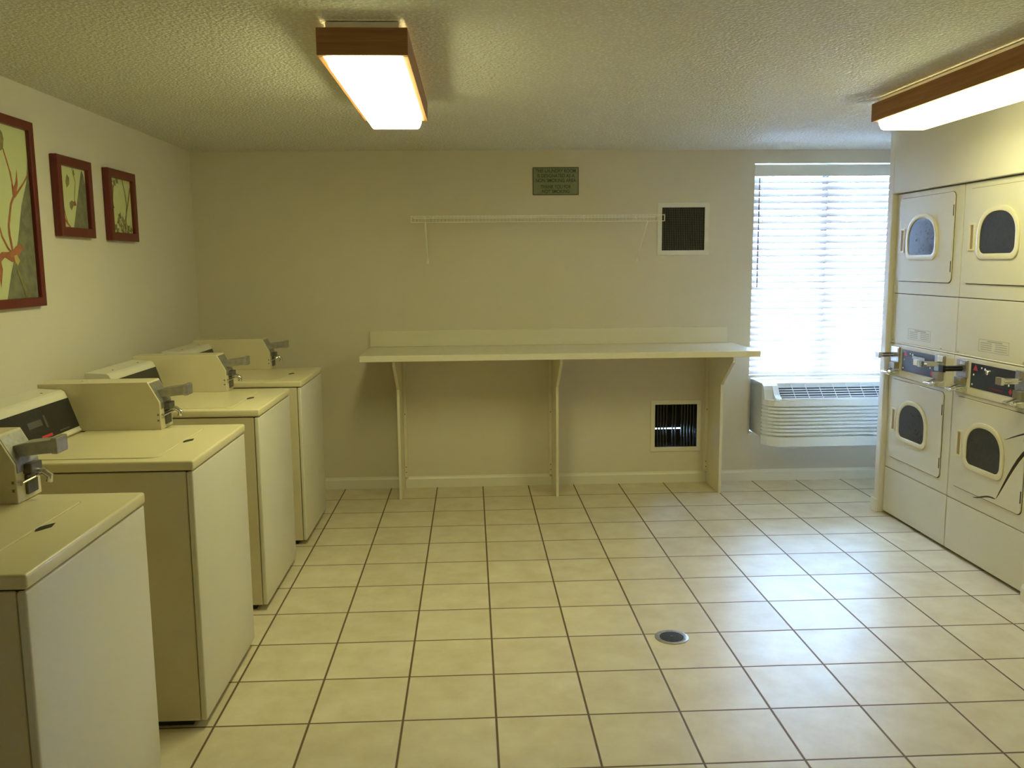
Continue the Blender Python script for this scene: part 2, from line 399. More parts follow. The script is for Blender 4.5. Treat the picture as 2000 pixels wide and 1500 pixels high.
# ------------------------------------------------------------------ wall air conditioner
PT = thing('air_conditioner', 'off-white through-wall air conditioner with louvered front under the window blind', 'air conditioner', ((PX0+PX1)/2, YB-.15, .315))
def pl(mb): mb.v = [(x-(PX0+PX1)/2, y-(YB-.15), z-.315) for x, y, z in mb.v]; return mb
ys, yf = 3.170, 3.030
pl(MB().box(PX0, ys, .365, PX1, YB+.20, .757)).build('sleeve', m_ptacs, PT, bevel=.003)
def plan(ins=0.0, back=ys-.002):
    a, b = PX0-.002+ins*.3, PX1+.002-ins*.3
    return [(a, back), (a, back-.030), (a+.022, yf+.055), (a+.055, yf+.022+ins), (a+.092, yf+.006+ins), (a+.13, yf+ins),
            (b-.13, yf+ins), (b-.092, yf+.006+ins), (b-.055, yf+.022+ins), (b-.022, yf+.055), (b, back-.030), (b, back)]
mb = MB()
mb.prism(plan(0), 'z', .315, .384)
z = .390
mb.prism(plan(.020), 'z', .384, .608)
for k in range(8):
    mb.prism(plan(0), 'z', .3955+k*.0262, .4125+k*.0262)
mb.prism(plan(0), 'z', .603, .648)
pl(mb).build('front_cover', m_ptac, PT, bevel=.0025)
# sloping top with cheeks around the discharge grille
prof = [(ys-.002, .646), (yf+.002, .646), (yf+.004, .652), (yf+.014, .662), (yf+.035, .668), (yf+.06, .682), (yf+.085, .712), (yf+.105, .740), (ys-.002, .757)]
mb = MB(); lo = [(p[0], p[1]-(.016 if i > 2 else 0)) for i, p in enumerate(prof)]
mb.prism(prof, 'x', PX0+.062, PX0+.105); mb.prism(prof, 'x', PX1-.105, PX1-.062)
sidep = [(ys-.002, .646), (yf+.07, .646), (yf+.075, .66), (yf+.09, .715), (yf+.108, .740), (ys-.002, .757)]
mb.prism(sidep, 'x', PX0-.002, PX0+.062); mb.prism(sidep, 'x', PX1-.062, PX1+.002)
mb.box(PX0+.105, ys-.014, .646, PX1-.105, ys-.002, .757)
mb.box(PX0+.105, yf+.002, .646, PX1-.105, yf+.016, .664)
pl(mb).build('top_cover', m_ptac, PT, bevel=.002)
pl(MB().prism([(yf+.016, .646), (yf+.016, .650), (ys-.014, .722), (ys-.014, .646)], 'x', PX0+.106, PX1-.106)).build('discharge_opening', m_ptacd, PT)
mb = MB()
def gp(t): return (yf+.018+t*(ys-.018-yf-.018), .659+t*.087)
for k in range(1, 6):
    y, z = gp(k/6); mb.box(PX0+.106, y-.003, z-.006, PX1-.106, y+.003, z)
for k in range(1, 8):
    x = PX0+.106+(PX1-PX0-.212)*k/8; (y0, z0), (y1, z1) = gp(0), gp(1)
    mb.prism([(y0, z0-.004), (y1, z1-.004), (y1, z1), (y0, z0)], 'x', x-.002, x+.002)
pl(mb).build('discharge_grille', m_ptac, PT)

# ------------------------------------------------------------------ ceiling lights
def lamp(label, x0, x1, y0, y1, m_diff):
    cx, cyy = (x0+x1)/2, (y0+y1)/2
    t = thing('ceiling_light', label, 'ceiling light', (cx, cyy, ZC), 'wood-framed fluorescent ceiling lights')
    hw, hl = (x1-x0)/2, (y1-y0)/2; zt, zb = -.026, -.113
    MB().box(-hw+.028, -hl+.020, -.055, hw-.028, hl-.020, -.0035).build('housing', m_white, t, bevel=.002)
    for s in (-1, 1):
        MB().box(s*hw, -hl+.017, zb, s*(hw-.018), hl-.017, zt).build('side_board', m_lampwood, t, bevel=.0015)
        MB().box(-hw, s*hl, zb, hw, s*(hl-.016), zt).build('end_board', m_lampwoodx, t, bevel=.0015)
    wa, wb = hw-.026, hw-.042; la, lb = hl-.020, hl-.035
    vs = []; lev = [(wa, la, -.058), (wa, la, -.108), (wa-.003, la-.004, -.128), (wb+.004, lb+.006, -.150), (wb-.004, lb-.004, -.156)]
    for (a, b, z) in lev: vs += [(-a, -b, z), (a, -b, z), (a, b, z), (-a, b, z)]
    fs = [(3, 2, 1, 0)]
    for k in range(len(lev)-1):
        for i in range(4): fs.append((4*k+i, 4*k+(i+1) % 4, 4*k+4+(i+1) % 4, 4*k+4+i))
    n = 4*(len(lev)-1); fs.append((n, n+1, n+2, n+3))
    MB().add(vs, fs).build('diffuser', m_diff, t, bevel=.004)
    return t
lamp('wood-framed fluorescent ceiling light seen whole, left of the room centre', .448, .744, .022, 1.345, m_diff)
lamp('wood-framed fluorescent ceiling light above the dryers, cut off by the right edge', 2.925, 3.221, .060, 1.400, m_diff2)

# ------------------------------------------------------------------ washers
def make_washer(label):
    t = thing('washing_machine', label, 'washing machine', (0, 0, 0), 'coin washing machines along the left wall')
    D, WD = .70, .688
    mb = MB(); mb.box(-D, .003, .028, -.024, WD-.003, .932); mb.build('cabinet', m_bodyd, t, bevel=.004)
    MB().box(-.0215, .0, .030, 0, WD, .932).build('front_panel', m_body, t, bevel=.006, seg=3, smooth=True)
    MB().box(-D+.01, .008, .930, -.008, WD-.008, .9365).build('seam_gasket', m_dgap, t)
    # top with shallow lid recess
    mb = MB(); mb.box(-D-.005, -.002, .936, .004, WD+.002, .971)
    tp = mb.build('top_panel', m_lid, t, bevel=.008, seg=3, smooth=True)
    po = rrect(-.365, WD*.47, .47, .56, .03); pi_ = rrect(-.365, WD*.47, .462, .552, .028)
    MB().ring(po, pi_, 'z', .9705, .9713).build('lid_gap', m_bodyd, t)
    MB().prism(rrect(-.365, WD*.47, .46, .55, .026), 'z', .970, .9745).build('lid', m_lid, t, bevel=.002)
    MB().prism([(-.128, .31), (-.105, .35), (-.112, .385), (-.128, .365), (-.140, .34)], 'z', .9712, .9722).build('lid_notch', m_dgap, t)
    MB().box(-D+.03, .03, 0, -.06, WD-.03, .028).build('base', m_rub, t)
    # control console
    cw = .562
    mb = MB(); mb.prism([(-.612, .9745), (-.606, .983), (-.612, .990), (-.655, 1.120), (-.662, 1.136), (-.674, 1.144), (-.770, 1.150), (-.776, 1.12), (-.776, .9745)], 'y', .004, cw)
    co = mb.build('console', m_body, t, bevel=.003)
    def slant(u, h, off): # u along y, h up the slope (0..1)
        x0, z0, x1, z1 = -.612, .990, -.655, 1.120
        nx, nz = .949, .314
        return (x0+(x1-x0)*h+nx*off, u, z0+(z1-z0)*h+nz*off)
    def plate(mb, u0, u1, h0, h1, o0, o1, mi=0):
        vs = [slant(u, h, o) for o in (o0, o1) for (u, h) in ((u0, h0), (u1, h0), (u1, h1), (u0, h1))]
        mb.add(vs, [(0, 3, 2, 1), (4, 5, 6, 7), (0, 1, 5, 4), (1, 2, 6, 5), (2, 3, 7, 6), (3, 0, 4, 7)], mi)
    mb = MB(); plate(mb, .02, cw-.004, .06, .94, -.001, .0015, 0)
    plate(mb, .26, .34, .10, .17, .0015, .002, 1); plate(mb, .40, .48, .12, .16, .0015, .002, 2)
    plate(mb, .20, .30, .45, .62, .0015, .002, 2); plate(mb, .32, .335, .35, .7, .0015, .002, 2)
    mb.build('control_panel', [m_black, m_red, m_steeld], t)
    for u in (.14, .45): MB().lathe([(.004, 0), (.004, .0015), (.002, .002)], (-.70, u, 1.1455), 12).build('screw', m_dgap, t)
    # coin box
    y0, y1 = .566, .700-.012
    P = [(-.770, .9745), (-.770, 1.166), (-.341, 1.168), (-.297, 1.085), (-.295, .9745)]
    cb = MB().prism(P, 'y', y0, y1+.012).build('coin_box', m_bodyd, t, bevel=.0025)
    MB().prism([(-.3425, 1.160), (-.336, 1.162), (-.294, 1.083), (-.2925, 1.060), (-.297, 1.060), (-.2985, 1.083)], 'y', y0+.008, y1+.004).build('coin_plate', m_steel, cb)
    # coin slide: arm with upturned end
    mb = MB(); ym = (y0+y1)/2+.01
    mb.prism([(-.320, 1.098), (-.330, 1.128), (-.290, 1.138), (-.215, 1.146), (-.203, 1.150), (-.200, 1.108), (-.240, 1.106), (-.290, 1.100)], 'y', ym-.030, ym+.030)
    mb.box(-.214, ym-.034, 1.106, -.196, ym+.034, 1.152)
    lab(mb.build('coin_slide', m_steel, cb, bevel=.003), 'grey metal coin slide')
    mb = MB(); mb.box(-.298, ym-.030, 1.050, -.272, ym+.032, 1.078); mb.box(-.298, ym-.026, .990, -.286, ym+.03, 1.046)
    mb.build('lock_housing', m_steeld, cb, bevel=.003)
    mb = MB(); mb.tube([(-.287, ym+.012, 1.046), (-.262, ym+.014, 1.048), (-.244, ym+.014, 1.034), (-.248, ym+.014, 1.018)], .010, 12)
    mb.tube([(-.296, y0+.012, 1.032), (-.288, y0+.012, 1.031)], .008, 12); mb.tube([(-.290, y0+.02, 1.030), (-.276, ym, 1.038), (-.262, ym+.012, 1.046)], .0035, 8)
    lab(mb.build('coin_return', m_chrome, cb, smooth=True), 'chrome coin return lever')
    MB().lathe([(.0045, 0), (.0045, .002), (.002, .003)], (-.62, ym-.01, 1.1665), 12).build('screw', m_chrome, cb)
    for zz in (1.035, 1.012):
        MB().box(-.309, y0-.0008, zz-.004, -.302, y0+.001, zz+.004).build('rivet', m_hose, cb)
    return t
w2 = make_washer('almond coin washing machine second nearest the camera, red mark on its black control panel')
w2.location = (-.018, -.010, 0)
w1 = copy_tree(w2); w1.location = (-.030, -1.108, 0); w1['label'] = 'almond coin washing machine nearest the camera, cut off by the left edge of the photo'
w3 = copy_tree(w2); w3.location = (-.048, 1.052, 0); w3['label'] = 'almond coin washing machine third from the camera, in front of the farthest washer'
w4 = copy_tree(w2); w4.location = (-.042, 2.030, 0); w4['label'] = 'almond coin washing machine farthest from the camera, next to the back wall'

# ------------------------------------------------------------------ stacked dryers
def make_dryer(label):
    t = thing('stacked_dryer', label, 'dryer', (0, 0, 0), 'stacked coin dryers in the right wall')
    Wd = .742; H = 2.028
    y = lambda o: -o
    MB().box(.012, -Wd+.002, .012, .74, -.002, H-.002).build('cabinet', m_dgap, t)
    def skin(name, z0, z1, x0=0.0, m=None, bev=.003):
        return MB().box(x0, -Wd+.0038, z0, .0115, -.0038, z1).build(name, m or m_dry, t, bevel=bev, seg=2)
    skin('kick_panel', .018, .3085); skin('lower_front', .313, .9045); up2 = skin('access_panel', 1.118, 1.418); skin('upper_front', 1.422, H-.002)
    MB().prism([(-.0005, 1.118), (-.005, 1.114), (-.005, 1.1115), (0.011, 1.1115), (.011, 1.118)], 'y', -Wd+.002, -.002).build('lower_lip', m_dry, t)
    # doors
    for nm, z0, z1 in (('lower_door', .389, .885), ('upper_door', 1.497, 1.993)):
        zc = (z0+z1)/2
        MB().prism([(y(a), b) for a, b in rrect(.352, zc, .622, z1-z0+.006, .031)], 'x', -.0012, .0005).build('door_gap', m_dgap, t)
        d = MB().prism([(y(a), b) for a, b in rrect(.352, zc+.001, .618, z1-z0, .03)], 'x', -.0075, -.0012).build(nm, m_dry, t, bevel=.002)
        za, zbb = (z0+.157, z0+.369) if nm == 'upper_door' else (z0+.154, z0+.366)
        o_ = arch(.333, za-.029, zbb+.027, .178, .055); i_ = arch(.333, za, zbb, .150, .04)
        MB().ring([(y(a), b) for a, b in o_], [(y(a), b) for a, b in i_], 'x', -.016, -.0076).build('window_ring', m_ring, d, bevel=.003, smooth=True)
        MB().prism([(y(a), b) for a, b in arch(.333, za-.001, zbb+.001, .151, .04)], 'x', -.012, -.0077).build('door_glass', m_glass, d)
        hz0, hz1 = z0+.173, z0+.317
        mo = rrect(.104, (hz0+hz1)/2, .052, hz1-hz0, .004, 3); mi_ = rrect(.106, (hz0+hz1)/2, .030, hz1-hz0-.020, .003, 3)
        h = MB().ring([(y(a), b) for a, b in mo], [(y(a), b) for a, b in mi_], 'x', -.013, -.0076).build('door_handle', m_ring, d, bevel=.001)
        MB().prism([(y(a), b) for a, b in mi_], 'x', -.009, -.0077).build('handle_recess', m_hand, d)
        for hz in (z0+.06, z1-.13):
            MB().box(-.010, y(.660), hz, -.0078, y(.655), hz+.06).build('hinge', m_dgap, d)
    # faded rating label
    mb = MB(); o0, o1, l0, l1 = .215, .475, 1.150, 1.214
    for (a, b, c, d_) in ((o0, o1, l0, l0+.0022), (o0, o1, l1-.0022, l1), (o0, o0+.0022, l0, l1), (o1-.0022, o1, l0, l1)): mb.box(-.0008, y(b), c, -.0001, y(a), d_)
    for k in range(4):
        mb.box(-.0008, y(.33), l0+.010+k*.011, -.0001, y(.235), l0+.014+k*.011); mb.box(-.0008, y(.46), l0+.010+k*.011, -.0001, y(.36), l0+.014+k*.011)
    mb.box(-.0008, y(.42), l1-.012, -.0001, y(.29), l1-.006)
    mb.build('rating_label', m_ink, t)
    for o in (.03, .60): MB().lathe([(.006, 0), (.006, .003), (.003, .005)], (0, 0, 0), 12).build('screw', m_chrome, t, loc=(-.002, y(o), 1.128)).rotation_euler = (0, -PI/2, 0)
    # control strip
    cs = MB().prism([(-.003, .907), (-.006, .911), (-.004, 1.104), (-.001, 1.108), (.0105, 1.108), (.0105, .907)], 'y', -Wd+.002, -.002).build('control_strip', m_dry, t, bevel=.002)
    mb = MB(); xf = -.0074
    mb.box(xf, y(.552), .952, -.0055, y(.172), 1.083, 0)
    cp = mb.build('control_panel', m_black, cs)
    def pc(nm, poly, m, off=.0006): return MB().prism([(y(a), b) for a, b in poly], 'x', xf-off, xf).build(nm, m, cp)
    pc('red_triangle', [(.192, 1.046), (.214, 1.078), (.236, 1.046)], m_red)
    pc('red_triangle', [(.508, .975), (.521, .992), (.534, .975), (.521, .957)], m_red)
    for a, b, r in ((.200, 1.022, .006), (.190, .970, .006), (.27, 1.064, .0055), (.30, 1.060, .007), (.505, 1.005, .006)):
        MB().lathe([(r, 0), (r*.9, .0015), (r*.5, .003)], (0, 0, 0), 12).build('indicator', m_white, cp, loc=(xf, y(a), b)).rotation_euler = (0, -PI/2, 0)
    pc('red_lettering', [(.34, .965), (.34, .973), (.46, .973), (.46, .965)], m_dred)
    # coin mechanisms
    for k, o in enumerate((.095, .612)):
        c = MB().box(-0.0175, y(o+.052), .998, -0.0060, y(o-.048), 1.092).build('coin_mechanism', m_steel, cs, bevel=.003)
        MB().box(-0.0200, y(o+.040), 1.062, -0.0177, y(o-.012), 1.086).build('coin_slot_plate', m_chrome, c, bevel=.001)
        mb = MB()
        for s in (-.022, .022): mb.tube([(-0.0175, y(o+s), 1.044), (-0.0995, y(o+s), 1.044), (-0.1155, y(o+s*.6), 1.044)], .0035, 8)
        mb.box(-0.1175, y(o+.016), 1.030, -0.0185, y(o-.016), 1.058); mb.box(-0.1300, y(o+.024), 1.026, -.1150, y(o-.024), 1.062)
        lab(mb.build('coin_slide', m_chrome, c, bevel=.001), 'chrome coin slide')
        MB().box(-0.0375, y(o+.040), .957, -0.0060, y(o-.030), .997).build('coin_chute', m_chute, cs, bevel=.002)
        mb = MB(); mb.tube([(-0.0100, y(o-.035), .950), (-0.0700, y(o-.035), .936), (-0.0800, y(o-.028), .934), (-0.0800, y(o+.035), .934), (-0.0700, y(o+.048), .936), (-0.0100, y(o+.048), .944)], .0065, 8)
        mb.box(-0.0655, y(o+.05), .920, -0.0060, y(o+.022), .950)
        mb.box(-0.0700, y(o+.022), .921, -0.0060, y(o-.03), .929)
        lab(mb.build('return_tray', m_chrome, cs, bevel=.002), 'chrome return tray')
    return t, cp, cs
d1, cp1, cs1 = make_dryer('stacked almond coin dryer nearest the window, with a white sticker on its control strip')
d1.location = (3.590, 2.433, 0)
d2 = copy_tree(d1); d2.location = (3.590, 1.690, 0); d2['label'] = 'stacked almond coin dryer behind the dark leaves, cut off by the right edge'
y = lambda o: -o
slides2 = sorted([o for o in bpy.data.objects if o.name.startswith('coin_slide') and o.parent and o.parent.parent and o.parent.parent.parent == d2], key=lambda o: o.name)
if slides2:
    slides2[0].data = slides2[0].data.copy(); slides2[0].data.materials[0] = m_black; slides2[0]['label'] = 'black coin slide'
MB().box(-.0084, y(.380), 1.002, -.0075, y(.310), 1.050).build('price_sticker', m_white, cp1)
MB().box(-.0215, y(.655), 1.058, -.0202, y(.604), 1.090).build('price_sticker', m_white, cs1)
MB().box(-.0105, y(.44), 1.04, -.0075, y(.30), 1.055).build('selector', m_steel, cp1)
cp2 = [o for o in bpy.data.objects if o.name.startswith('control_panel') and o.parent and o.parent.parent == d2][0]
MB().lathe([(.014, 0), (.013, .012), (.008, .016)], (0, 0, 0), 20).build('selector_knob', m_chrome, cp2, loc=(-.0075, y(.335), 1.050)).rotation_euler = (0, -PI/2, 0)

# ------------------------------------------------------------------ folding counter
ct = thing('folding_counter', 'long almond laminate folding counter on three board supports against the back wall', 'counter', (1.55, 3.0, 0))
def cl(mb): mb.v = [(x-1.55, y-3.0, z) for x, y, z in mb.v]; return mb
cl(MB().box(.212, 2.672, 1.002, 2.838, YB-.001, 1.042)).build('countertop', m_count, ct, bevel=.003)
cl(MB().box(.212, YB-.020, 1.0425, 2.800, YB-.001, 1.157)).build('backsplash', m_count, ct, bevel=.002)
for k, (a, b) in enumerate(PX):
    p = cl(MB().prism([(YB-.001, 0.0), (2.988, 0.0), (2.988, .775), (2.715, .970), (2.715, 1.0015), (YB-.001, 1.0015)], 'x', a, b)).build('support_panel', m_panel, ct, bevel=.0015)
    s = 1 if k == 0 else -1; e = b if k == 0 else a
    cl(MB().box(e+s*.0008, YB-.040, .088, e+s*.022, YB-.001, 1.0)).build('cleat', m_panel, p, bevel=.001)
    for zz in (.16, .55, .12):
        cl(MB().box(e+s*.008, YB-.0415, zz, e+s*.014, YB-.0402, zz+.006)).build('screw', m_dgap, p)

# ------------------------------------------------------------------ wire shelf
ws = thing('wire_shelf', 'white vinyl-coated wire shelf on the back wall under the sign', 'shelf', (1.4, YB, 1.93))
def sl(mb): mb.v = [(x-1.4, y-YB, z-1.93) for x, y, z in mb.v]; return mb
sx0, sx1 = .545, 2.262; yf_ = YB-.305; r = .0028
mb = MB()
for (yy, zz) in ((yf_, 1.945), (yf_, 1.905), (YB-.008, 1.945), (YB-.16, 1.9425)): mb.tube([(sx0, yy, zz), (sx1, yy, zz)], r, 6)
n = 72
for i in range(n+1):
    x = sx0+(sx1-sx0)*i/n; mb.tube([(x, YB-.006, 1.948), (x, yf_, 1.948), (x, yf_-.002, 1.905)], .0013, 4)
sl(mb).build('wire_deck', m_wire, ws)
for (xt, xb_) in ((.637, .634), (2.148, 2.134)):
    p = sl(MB().tube([(xt, yf_+.003, 1.905), (xb_, YB-.008, 1.648)], .0048, 8)).build('shelf_brace', m_wire, ws)
    sl(MB().box(xb_-.008, YB-.006, 1.630, xb_+.008, YB-.0008, 1.662)).build('brace_foot', m_wire, p, bevel=.002)
for x in (sx0, sx1): sl(MB().box(x-.002, yf_-.005, 1.903, x+.002, yf_+.003, 1.949)).build('end_cap', m_wire, ws)
for i in range(5):
    x = .62+i*.375; sl(MB().box(x-.006, YB-.012, 1.938, x+.006, YB-.0008, 1.958)).build('wall_clip', m_wire, ws, bevel=.001)

# ------------------------------------------------------------------ sign
sg = thing('wall_sign', 'olive green no smoking sign on the back wall above the wire shelf', 'sign', (1.5485, YB, 2.1995))
sw, sh = .327, .193
MB().box(-sw/2, -.006, -sh/2, sw/2, -.0008, sh/2).build('plate', m_signp, sg, bevel=.001)
MB().ring([(-sw/2+.001, -sh/2+.001), (sw/2-.001, -sh/2+.001), (sw/2-.001, sh/2-.001), (-sw/2+.001, sh/2-.001)],
          [(-sw/2+.006, -sh/2+.006), (sw/2-.006, -sh/2+.006), (sw/2-.006, sh/2-.006), (-sw/2+.006, sh/2-.006)], 'y', -.0068, -.0061).build('border', m_signt, sg)
dg = bpy.context.evaluated_depsgraph_get()
def text(s, size, width, z):
    cu = bpy.data.curves.new('txt', 'FONT'); cu.body = s; cu.size = size; cu.align_x = 'CENTER'; cu.align_y = 'CENTER'; cu.offset = .0006
    o = bpy.data.objects.new('txt', cu); C.objects.link(o); bpy.context.view_layer.update()
    me = bpy.data.meshes.new_from_object(o.evaluated_get(bpy.context.evaluated_depsgraph_get()))
    bpy.data.objects.remove(o)
    xs = [v.co.x for v in me.vertices]; w = max(xs)-min(xs); k = width/w
    for v in me.vertices: v.co = Vector((v.co.x*k, -.0070, v.co.y+z))
    me.materials.clear(); me.materials.append(m_signt)
    t = bpy.data.objects.new('lettering', me); C.objects.link(t); t.parent = sg; return t
text('THIS LAUNDRY ROOM', .034, .285, .070); text('IS DESIGNATED AS A', .034, .265, .037); text('NON SMOKING AREA', .034, .285, .004)
text('THANK YOU FOR', .034, .215, -.040); text('NOT SMOKING', .034, .195, -.072)

# ------------------------------------------------------------------ wall grilles
g1 = thing('wall_grille', 'square eggcrate grille with a white frame at the right end of the wire shelf', 'vent', (2.466, YB, 1.861))
def frame_ring(t, w, h, iw, ih, m, dep=.008):
    MB().ring([(-w/2, -h/2), (w/2, -h/2), (w/2, h/2), (-w/2, h/2)], [(-iw/2, -ih/2), (iw/2, -ih/2), (iw/2, ih/2), (-iw/2, ih/2)], 'y', -dep, -.0008).build('frame', m, t, bevel=.002)
m_gfr = mat('grille_frame_paint', (.76, .72, .62), .4)
frame_ring(g1, .375, .374, .308, .304, m_gfr)
mb = MB(); iw, ih = .306, .302
for k in range(25):
    x = -iw/2+iw*k/24; mb.box(x-.0011, .001, -ih/2, x+.0011, .012, ih/2)
for k in range(25):
    z = -ih/2+ih*k/24; mb.box(-iw/2, .0005, z-.0011, iw/2, .0115, z+.0011)
mb.build('eggcrate', m_grille, g1)
mb = MB(); mb.box(-iw/2, .10, -ih/2, iw/2, .11, ih/2); mb.build('duct_back', m_duct, g1)
g2 = thing('wall_grille', 'square grille near the floor under the counter, daylight spots showing through', 'vent', (2.4365, YB, .4275))
frame_ring(g2, .377, .384, .313, .319, m_gfr)
mb = MB(); iw, ih = .311, .317
for k in range(1, 14):
    if k in (5, 8): continue
    x = -iw/2+iw*k/14; mb.box(x-.0035, .004, -ih/2, x+.0035, .022, ih/2)
mb.build('fins', mat('fin_black', (.03, .03, .03), .5), g2)
mb = MB(); z0, z1 = -.052, -.042
mb.box(-iw/2, .14, -ih/2, iw/2, .15, z0-.0); mb.box(-iw/2, .14, z1, iw/2, .15, ih/2); mb.box(.070, .14, z0, iw/2, .15, z1)
mb.build('duct_back', m_duct, g2)
mb = MB(); mb.ring([(-iw/2-.001, -ih/2-.001), (iw/2+.001, -ih/2-.001), (iw/2+.001, ih/2+.001), (-iw/2-.001, ih/2+.001)],
                   [(-iw/2+.002, -ih/2+.002), (iw/2-.002, -ih/2+.002), (iw/2-.002, ih/2-.002), (-iw/2+.002, ih/2-.002)], 'y', .001, .16)
mb.build('duct_wall', m_duct, g2)
mb = MB(); iw2, ih2 = .308, .304
mb.ring([(-iw2/2-.001, -ih2/2-.001), (iw2/2+.001, -ih2/2-.001), (iw2/2+.001, ih2/2+.001), (-iw2/2-.001, ih2/2+.001)],
        [(-iw2/2+.002, -ih2/2+.002), (iw2/2-.002, -ih2/2+.002), (iw2/2-.002, ih2/2-.002), (-iw2/2+.002, ih2/2-.002)], 'y', .001, .12)
mb.build('duct_wall', m_duct, g1)

# ------------------------------------------------------------------ framed prints on the left wall
def picture(label, y0, y1, z0, z1, fw, dep):
    t = thing('framed_print', label, 'picture', (XL, (y0+y1)/2, z0), 'red-framed botanical prints')
    cy = (y0+y1)/2
    po = [(y0-cy, 0), (y1-cy, 0), (y1-cy, z1-z0), (y0-cy, z1-z0)]; pi_ = [(y0-cy+fw, fw), (y1-cy-fw, fw), (y1-cy-fw, z1-z0-fw), (y0-cy+fw, z1-z0-fw)]
    MB().ring(po, pi_, 'x', .001, dep).build('frame', m_frame, t, bevel=.004)
    return t, cy
def shapes(t, cy, z0, y0, y1, zz0, zz1, xs, items):
    mb = MB(); mb.box(xs-.004, y0-cy, zz0-z0, xs, y1-cy, zz1-z0, 0)
    h = .0004
    for it in items:
        kind, mi, pts = it[0], it[1], [(p[0]-cy, p[1]-z0) for p in it[2]]
        if kind == 'poly':
            n = len(mb.v); mb.v += [(xs+h, a, b) for a, b in pts]; mb.f.append(tuple(range(n, n+len(pts)))); mb.mi.append(mi)
        else:
            w = it[3]; q = []
            for i, p in enumerate(pts):
                a = pts[max(i-1, 0)]; b = pts[min(i+1, len(pts)-1)]; dx, dz = b[0]-a[0], b[1]-a[1]; l = math.hypot(dx, dz) or 1
                ww = w[0]+(w[1]-w[0])*i/(len(pts)-1); q.append(((p[0]-dz/l*ww, p[1]+dx/l*ww), (p[0]+dz/l*ww, p[1]-dx/l*ww)))
            for i in range(len(q)-1):
                n = len(mb.v); mb.v += [(xs+h, *q[i][0]), (xs+h, *q[i][1]), (xs+h, *q[i+1][1]), (xs+h, *q[i+1][0])]; mb.f.append((n, n+1, n+2, n+3)); mb.mi.append(mi)
        h += .00012
    o = mb.build('print', [m_pr, m_prg, m_prr, m_prb, m_pry], t)
    return o
fw = .040
t, cy = picture('large red-framed botanical print, cut off by the left edge of the photo', .268, 1.065, 1.456, 2.252, fw, .030)
gray = [(1.0251, 2.09), (1.0, 1.99), (.942, 1.888), (.889, 1.74), (.813, 1.606), (.762, 1.49), (1.026, 1.49)]
rs = 2
items = [('poly', 1, gray),
 ('poly', 3, [(.770, 2.13), (.785, 2.18), (.806, 2.196), (.834, 2.177), (.84, 2.151), (.829, 2.112), (.801, 2.098)]),
 ('line', 2, [(.829, 2.112), (.848, 2.071), (.871, 2.02), (.883, 1.961), (.888, 1.928)], (.004, .006)),
 ('poly', 2, [(.873, 1.998), (.888, 1.962), (.908, 1.985), (.926, 2.037), (.926, 1.976), (.905, 1.93), (.892, 1.915), (.875, 1.93)]),
 ('line', 2, [(.895, 1.925), (.93, 1.952), (.976, 1.985), (1.02, 2.03)], (.006, .003)),
 ('line', 2, [(.888, 1.928), (.856, 1.89), (.838, 1.84), (.823, 1.799), (.824, 1.76), (.838, 1.695)], (.006, .008)),
 ('line', 2, [(.70, 1.86), (.742, 1.806), (.764, 1.753), (.803, 1.705), (.828, 1.688)], (.005, .006)),
 ('poly', 2, [(.838, 1.695), (.866, 1.716), (.909, 1.724), (.930, 1.71), (.893, 1.685), (.873, 1.66), (.85, 1.655), (.82, 1.665)]),
 ('poly', 2, [(.838, 1.70), (.80, 1.690), (.75, 1.690), (.715, 1.672), (.69, 1.64), (.70, 1.60), (.715, 1.60), (.723, 1.542), (.746, 1.618), (.739, 1.650), (.77, 1.668), (.82, 1.65), (.85, 1.648)]),
 ('poly', 4, [(.845, 1.675), (.868, 1.68), (.89, 1.655), (.868, 1.635), (.848, 1.65)]),
 ('line', 2, [(.70, 1.60), (.68, 1.56), (.66, 1.50)], (.016, .004)),
 ('line', 3, [(.60, 2.20), (.64, 2.05), (.66, 1.9), (.70, 1.72)], (.005, .006)),
 ('poly', 2, [(.62, 2.05), (.66, 2.10), (.69, 2.03), (.66, 1.98)]),
 ('line', 3, [(.86, 1.62), (.90, 1.56), (.93, 1.50)], (.008, .014))]
shapes(t, cy, 1.456, .268+fw-.002, 1.065-fw+.002, 1.456+fw-.002, 2.252-fw+.002, .012, items)
fw = .045
t, cy = picture('small red-framed print with a grey wedge, middle one of the three', 1.252, 1.628, 1.770, 2.146, fw, .035)
shapes(t, cy, 1.77, 1.252+fw-.002, 1.628-fw+.002, 1.77+fw-.002, 2.146-fw+.002, .016, [
 ('poly', 1, [(1.547, 2.10), (1.48, 1.952), (1.420, 1.813), (1.583, 1.813), (1.583, 2.03), (1.565, 2.08)]),
 ('line', 3, [(1.444, 2.10), (1.471, 2.033), (1.455, 1.98), (1.446, 1.936)], (.003, .003)),
 ('poly', 3, [(1.385, 2.066), (1.408, 2.05), (1.404, 2.02), (1.374, 2.000), (1.366, 2.03)]),
 ('poly', 3, [(1.392, 1.933), (1.420, 1.945), (1.453, 1.933), (1.43, 1.918), (1.41, 1.896), (1.395, 1.91)]),
 ('poly', 2, [(1.43, 1.938), (1.455, 1.945), (1.465, 1.925), (1.44, 1.918)]),
 ('poly', 3, [(1.445, 2.08), (1.462, 2.095), (1.468, 2.07), (1.452, 2.06)]),
 ('line', 2, [(1.297, 1.90), (1.33, 1.850), (1.386, 1.815)], (.010, .005)),
 ('line', 2, [(1.36, 1.83), (1.345, 1.86), (1.33, 1.90)], (.004, .003))])
t, cy = picture('small red-framed print of leafy twigs, nearest the room corner', 1.828, 2.208, 1.766, 2.146, fw, .035)
